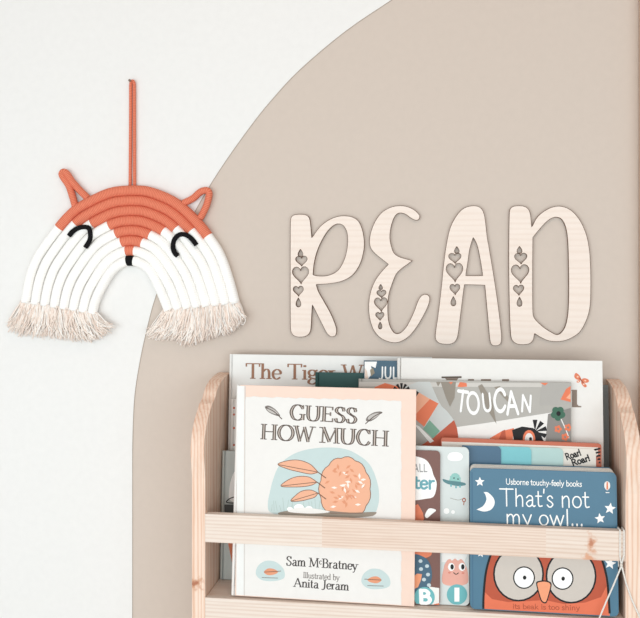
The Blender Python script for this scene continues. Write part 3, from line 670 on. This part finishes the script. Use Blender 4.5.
# ------------------------------------------------------------------ white cotton cord on the rail
m_cord = rope_mat('white cotton cord', (246, 243, 238), (222, 214, 204), 0.002, 0.4)
mb = MB(); r = 0.0011; yf = YF-r-0.0004; zt = z1+r+0.0004
pA = [at(620, y, yf) for y in (532, 545, 556)]; kp = at(621.3, 565, yf-0.001); pB = [at(624, y, yf) for y in (555, 545, 533)]
xa, xb = pA[0].x, pB[-1].x; yb_ = YF+RT+r+0.0004; zlow = z0-0.012
loop = [kp]+[pA[2], pA[1], Vector((xa, yf, zt-0.001)), Vector((xa, yf+0.001, zt)), Vector((xa, yb_-0.001, zt)), Vector((xa, yb_, zt-0.001)), Vector((xa, yb_, z0)), Vector((xa+.001, yb_, zlow)),
        Vector((xb-.001, yb_, zlow)), Vector((xb, yb_, z0)), Vector((xb, yb_, zt-0.001)), Vector((xb, yb_-0.001, zt)), Vector((xb, yf+0.001, zt)), Vector((xb, yf, zt-0.001)), pB[1], pB[0], kp]
cord = thing('cord', 'white cotton cord looped over the right end of the upper front rail', 'cord', kp)
def cbuild(m_, n): o = m_.build(n, cord); o.location = -kp; return o
mb.tube(loop, r, m_cord, 8); cbuild(mb, 'loop')
mb = MB(); mb.ball(kp, 0.0021, m_cord); cbuild(mb, 'knot')
for pts in ([(621,567),(614,584),(606,602),(599,619),(593,634)], [(622,567),(626,583),(632,600),(640,618),(646,632)]):
    mb = MB(); P = [at(x, y, yf-0.0005) for x, y in pts]; mb.tube([kp]+P, r, m_cord, 8); cbuild(mb, 'strand')

# ------------------------------------------------------------------ wooden letters
ply = wood('birch plywood', (241, 227, 216), (224, 202, 185), 'X', (), 0.8, 0.42, 0.6)
burnt = mat('laser burnt edge', (104, 78, 62), 0.8, 0.1)
def heart(cx, cy, w_, h_, rot=0):
    P = []
    for k in range(36):
        t = 2*math.pi*k/36
        x = 14.6*math.sin(t)**3; y = 13*math.cos(t)-5*math.cos(2*t)-2*math.cos(3*t)-math.cos(4*t)
        P.append((x/32*w_, -(y+2.6)/31.5*h_))
    c, s = math.cos(rot), math.sin(rot); return [(cx+x*c-y*s, cy+x*s+y*c) for x, y in P]
def drop(cx, cy, w_, h_, up=True):
    P = []
    for k in range(24):
        t = 2*math.pi*k/24; y = -math.cos(t); x = math.sin(t)*math.sin(t/2)**1.2 if t <= math.pi else math.sin(t)*math.sin((2*math.pi-t)/2)**1.2
        P.append((cx+x*w_*.6, cy+y*h_/2))
    return P
def wooden_letter(label, outer, holes, hearts, ox, oy, k):
    yf_, yk = -0.0048, -0.0006
    conv = lambda P: [at(ox+p[0]/k, oy+p[1]/k, yf_) for p in P]
    loops = [[(v.x, v.y) for v in catmull(outer, 7, True)]]+[[(v.x, v.y) for v in catmull(h, 7, True)] for h in holes]
    for i, h in enumerate(hearts): loops.append(drop(*h) if i in (0, 4) else heart(*h, rot=-.05))
    def cross(P, Q):
        for i in range(len(P)):
            for j in range(len(Q)):
                if geometry.intersect_line_line_2d(P[i-1], P[i], Q[j-1], Q[j]): return True
        return False
    for i in range(1, len(loops)):                              # cut-outs stay clear of each other
        for _ in range(12):
            if not any(cross(loops[i], loops[j]) for j in range(len(loops)) if j != i): break
            cx = sum(p[0] for p in loops[i])/len(loops[i]); cy = sum(p[1] for p in loops[i])/len(loops[i])
            loops[i] = [(cx+(x-cx)*.95, cy+(y-cy)*.95) for x, y in loops[i]]
    W = [conv(L) for L in loops]; c0 = sum((p for p in W[0]), Vector())/len(W[0])
    base = Vector((c0.x, yk, min(p.z for p in W[0]))); mb = MB()
    flat = [[Vector((p.x-base.x, p.z-base.z, 0)) for p in L] for L in W]; n = sum(map(len, flat))
    mb.v = [(p.x, yf_-yk, p.y) for L in flat for p in L]+[(p.x, 0, p.y) for L in flat for p in L]
    for t in geometry.tessellate_polygon(flat): mb.face(t, ply); mb.face([n+i for i in reversed(t)], ply)
    k0 = 0; lip = 0.0007
    for li, L in enumerate(flat):                              # scorched lip left by the cutter on the face
        L2 = [p for i, p in enumerate(L) if (p-L[i-1]).length > 1e-6]; q = len(L2); b0 = len(mb.v)
        area = sum(L2[i-1].x*L2[i].y-L2[i].x*L2[i-1].y for i in range(q)); sg = (1 if area > 0 else -1)*(1 if li == 0 else -1)
        for i in range(q):
            d = (L2[(i+1) % q]-L2[i-1]); d.normalize(); nn = Vector((-d.y, d.x, 0))*sg*lip; a_, c_ = L2[i], L2[i]+nn
            mb.v += [(a_.x, yf_-yk-0.0001, a_.y), (c_.x, yf_-yk-0.0001, c_.y)]
        for i in range(q): j = (i+1) % q; mb.face((b0+2*i, b0+2*j, b0+2*j+1, b0+2*i+1), burnt)
    for L in flat:
        m_ = len(L)
        for i in range(m_): j = (i+1) % m_; mb.face((k0+i, k0+j, n+k0+j, n+k0+i), burnt)
        k0 += m_
    return tag(mb.build('wooden_letter', None, base), label, 'letter', 'plywood letters on the wall')
R_out = [(40,100),(45,83),(60,75),(95,75),(112,86),(118,110),(123,165,1),(142,137),(165,112),(200,90),(240,80),(280,85),(305,103),(320,140),(326,185),(322,225),(308,270),(280,310),(240,333),(190,343),(140,346,1),(150,375),(170,410),(195,455),(212,495),(219,522),(215,542),(203,548),(190,544),(178,530),(160,495),(140,455),(125,425,1),(123,460),(121,500),(117,528),(105,543),(85,549),(60,547),(45,535),(40,512),(39,300)]
R_in = [(128,308,1),(132,265),(143,220),(160,180),(182,143),(205,120),(225,112),(245,120),(258,145),(261,180),(256,220),(245,255),(228,285),(205,303),(175,312),(145,312)]
wooden_letter('light plywood letter R with cut-out hearts, leftmost letter on the wall', R_out, [R_in], [(79,224,20,28),(83,256,48,42),(80,311,68,72),(71,372,42,42),(71,415,20,34)], 280, 195, 3.8625)
E_out = [(538,76),(540,88),(533,97),(520,97),(503,88),(485,75),(465,70),(450,76),(438,95),(428,130),(425,165),(430,195),(440,222),(460,238),(490,247),(512,254,1),(493,268),(470,285),(450,305),(435,340),(422,380),(417,420),(418,470),(425,505),(440,530),(455,535),(470,528),(490,505),(515,455),(532,410),(545,390),(560,383),(574,388),(579,402),(572,430),(550,475),(525,515),(500,545),(470,565),(440,571),(400,560),(370,535),(352,500),(343,455),(343,410),(352,365),(370,325),(395,292),(418,268,1),(395,250),(365,225),(350,205),(345,180),(350,145),(365,105),(390,70),(420,50),(455,41),(490,44),(520,58)]
wooden_letter('light plywood rounded letter E with cut-out hearts, between the R and the A', E_out, [], [(389,355.5,15,20),(392,383,38,32),(390,424,54,58),(386,469,34,34),(387,504,15,26)], 280, 195, 3.8625)
A_out = [(20,520),(30,450),(42,350),(52,250),(65,165),(80,112),(105,70),(130,48),(160,40),(185,44),(200,60),(208,90),(215,150),(225,210),(240,300),(255,400),(265,480),(270,535),(266,560),(250,568),(232,564),(225,545),(218,470),(206,340,1),(130,338,1),(122,400),(112,480),(105,530),(95,552),(75,562),(40,560),(22,546)]
A_in = [(163,160,1),(177,190),(188,240),(198,303,1),(135,303,1),(142,260),(150,205)]
wooden_letter('light plywood letter A with cut-out hearts, next to the D', A_out, [A_in], [(101,207,20,26),(94,239,50,42),(93,293,68,76),(94,356,40,43),(88,400,20,34)], 430, 195, 3.765)
D_out = [(298,72),(303,50),(320,41),(350,41),(370,52),(379,75),(383,120,1),(402,85),(430,60),(465,44),(500,43),(535,60),(565,95),(588,145),(600,200),(605,270),(606,350),(603,420),(590,470),(565,515),(530,540),(490,552),(450,550),(420,538),(394,522,1),(389,545),(375,560),(350,564),(325,560),(308,545),(302,510),(298,400),(296,250)]
D_in = [(388,160,1),(410,133),(435,105),(455,90),(475,84),(495,92),(510,120),(518,170),(521,250),(522,350),(520,430),(513,480),(500,510),(480,525),(455,515),(425,495),(395,465),(388,440),(387,300)]
wooden_letter('light plywood letter D with cut-out hearts, rightmost letter on the wall', D_out, [D_in], [(337,207,20,26),(342,240,50,44),(340,298,72,76),(334,359,42,42),(337,402,20,34)], 430, 195, 3.765)

# ------------------------------------------------------------------ fox rainbow wall hanging
o_rope = rope_mat('rust orange wrapped yarn', (240, 144, 116), (212, 110, 82), 0.0026, 0.55)
w_rope = rope_mat('white wrapped cotton', (254, 252, 249), (249, 246, 241), 0.0032, 0.12)
m_fr = [mat('fringe %s' % n, c, 0.95, 0.05) for n, c in (('cream', (252, 240, 230)), ('beige', (247, 230, 218)), ('pale', (253, 247, 241)))]
m_blk = mat('black wool', (26, 25, 27), 0.9, 0.1)
YR = -0.0088
outer = [(21,302),(23,288),(26,274),(31,260),(37,249),(54,226),(71.4,207.4),(90,196.4),(110.6,187.8),(131,185.5),(148,186.5),(167.7,193.3),(183.4,202.7),(200.6,219),(212.4,234),(224,252),(233,277),(240,303)]
inner = [(97,314),(100,303),(104.6,292),(115,274),(126,266.5),(131,265.5),(137,267),(147,274),(156,292),(160,301),(164,311)]
def resample(pts, n):
    P = catmull(pts, 12); L = [0]
    for i in range(1, len(P)): L.append(L[-1]+(P[i]-P[i-1]).length)
    out = []; j = 0
    for k in range(n):
        t = L[-1]*k/(n-1)
        while j < len(P)-2 and L[j+1] < t: j += 1
        out.append(P[j].lerp(P[j+1], min(1, max(0, (t-L[j])/max(1e-9, L[j+1]-L[j])))))
    return out
NP = 101
def half(pts):                                                # each half on its own, so that both tops meet at x=131
    i = [p[0] for p in pts].index(131); return resample(pts[:i+1], 51)[:-1]+resample(pts[i:], 51)
O_, I_ = half(outer), half(inner)
band = lambda f: [O_[i].lerp(I_[i], f) for i in range(NP)]
nailp = at(131.5, 81.5, -0.004)
fox = thing('wall_hanging', 'rope rainbow wall hanging with an orange and white fox face and cream fringes', 'wall hanging', at(131, 300, YR))
FO = fox.location.copy()
def fbuild(m_, n, parent=None):
    o = m_.build(n, parent or fox); o.location = -FO if parent is None else (0, 0, 0); return o
endsL = [(57.6,228.6),(76,223),(92.6,224.5),(108,225.5),(115,233),(121.6,241),(126,250.5),(127,258)]
endsR = [(208.5,237),(191,232.5),(176,229.5),(162,232.5),(149.6,237),(142.6,243.5),(134.7,251.5),(134.5,259)]
tips = []
for k in range(8):
    C = band((k+.5)/8)
    near = lambda q: min(range(NP), key=lambda i: (C[i]-Vector(q)).length)
    a, c = near(endsL[k]), near(endsR[k]); P3 = [at(p.x, p.y, YR) for p in C]
    rr = [0.0076+0.0005*(a <= i <= c) for i in range(NP)]
    mm = [(m_blk if k == 7 else o_rope) if a <= i < c else w_rope for i in range(NP)]
    # step the radius where one yarn ends and the other starts
    P4, r4, m4 = [], [], []
    for i in range(NP):
        if i in (a, c):
            d = (P3[i+1]-P3[i-1]).normalized()*0.0004; ra, rb = (0.0079, 0.0084) if i == a else (0.0084, 0.0079)
            P4 += [P3[i]-d, P3[i]+d]; r4 += [ra, rb]; m4 += [mm[i-1], mm[i]]
        else: P4.append(P3[i]); r4.append(0.0084 if a < i < c else 0.0079); m4.append(mm[i])
    mb = MB(); mb.tube(P4, r4, m4, 14); fbuild(mb, 'rope')
    tips.append((C[0], (C[0]-C[2]).normalized(), C[-1], (C[-1]-C[-3]).normalized()))
def rope_of(px, r_, y, name, m, n=8, ysag=None):
    P = catmull(px, n); ys = ysag or [y]*len(P)
    if ysag:
        q = catmull([(i, v) for i, v in enumerate(ysag)], n); ys = [v.y for v in q]
    mb = MB(); mb.tube([at(p.x, p.y, yy) for p, yy in zip(P, ys)], r_, m, 10); return fbuild(mb, name)
rope_of([(76,209),(73,198),(69,186),(63.5,177.5),(62,174),(64,172),(67,174),(72,181.5),(79,189.5),(88,198.5)], 0.0057, -0.0075, 'ear', o_rope)
rope_of([(183,203.5),(192.8,198.5),(198.5,193.5),(202.5,191),(207.3,190.6),(209.2,194),(207,204),(204,211),(200,218.5)], 0.0055, -0.0075, 'ear', o_rope)
ye = YR-0.0079-0.0012
rope_of([(69,235.8),(72,232),(77,228.6),(83,227),(88.5,228),(90.2,233),(90,239),(88,243.5),(85.3,247.4)], 0.0038, ye, 'eye', m_blk)
rope_of([(177.5,256),(174.5,252.5),(173,247),(174.2,240),(178.5,235.2),(184,234.4),(189.5,237),(193.5,241),(196.3,245)], 0.0038, ye, 'eye', m_blk)
bp_ = band(7.5/8)[50]
rope_of([(134.6,186.5),(134.5,150),(134.4,110),(134.2,84),(132.8,81),(131.2,82),(130.7,86),(130.7,110),(130.4,150),(130.1,186.5)], 0.0025, -0.004, 'hanging_loop', o_rope)
lower_l = [(7,327),(14,334),(30,337),(50,338),(75,341.5),(92,342),(104,336),(112,327)]
lower_r = [(147,336),(158,340),(172,340),(187,346),(200,342),(216,337),(234,331),(244,318)]
for side, low in ((0, lower_l), (1, lower_r)):
    seq = tips if side == 0 else list(reversed(tips))
    starts = [t[0] if side == 0 else t[2] for t in seq]; dirs = [t[1] if side == 0 else t[3] for t in seq]
    LW = resample(low, 101); mb = MB()
    for k in range(8):
        for j in range(110):
            wd = (starts[min(k+1, 7)]-starts[max(k-1, 0)]).normalized()
            off = random.uniform(-5.2, 5.2); s0 = starts[k]+wd*off-dirs[k]*1.5
            f = min(1, max(0, (k+.5+off/10.5+random.gauss(0, .5))/8)); e = LW[int(f*100)].copy()
            ln = 1-abs(random.gauss(0, .13)); e = s0.lerp(e, ln)+Vector((random.gauss(0, 2.2), random.gauss(0, 1.2)))
            mid = s0.lerp(e, .45)+dirs[k]*random.uniform(2, 6)+Vector((random.gauss(0, 2.0), random.gauss(0, 1)))
            y0 = YR+random.uniform(-.0052, .0052); y1 = -random.uniform(.002, .020); ym = (y0+y1)/2-random.uniform(0, .005)
            pts = catmull([(s0.x, s0.y), (mid.x, mid.y), (e.x, e.y)], 4); n = len(pts)
            ys = [(1-t)**2*y0+2*t*(1-t)*ym+t*t*y1 for t in [i/(n-1) for i in range(n)]]
            ph = random.uniform(0, 6.28)
            P = [at(p.x+.7*math.sin(ph+i*1.3)*(i/n), p.y, min(yy, -.0014)) for i, (p, yy) in enumerate(zip(pts, ys))]
            rr = random.uniform(.0007, .00125); mb.tube(P, [rr*(1-.35*i/(n-1)) for i in range(n)], random.choice(m_fr), 5, True)
    fbuild(mb, 'fringe')
mb = MB(); mb.tube([(nailp.x, 0.002, nailp.z), (nailp.x, -0.012, nailp.z)], 0.0009, mat('nail steel', (120, 96, 80), 0.4, 0.5), 8)
mb.tube([(nailp.x, -0.012, nailp.z), (nailp.x, -0.0132, nailp.z)], 0.0021, mat('nail steel', (120, 96, 80)), 10)
tag(mb.build('nail'), 'small nail in the white wall holding the orange hanging cord', 'nail')
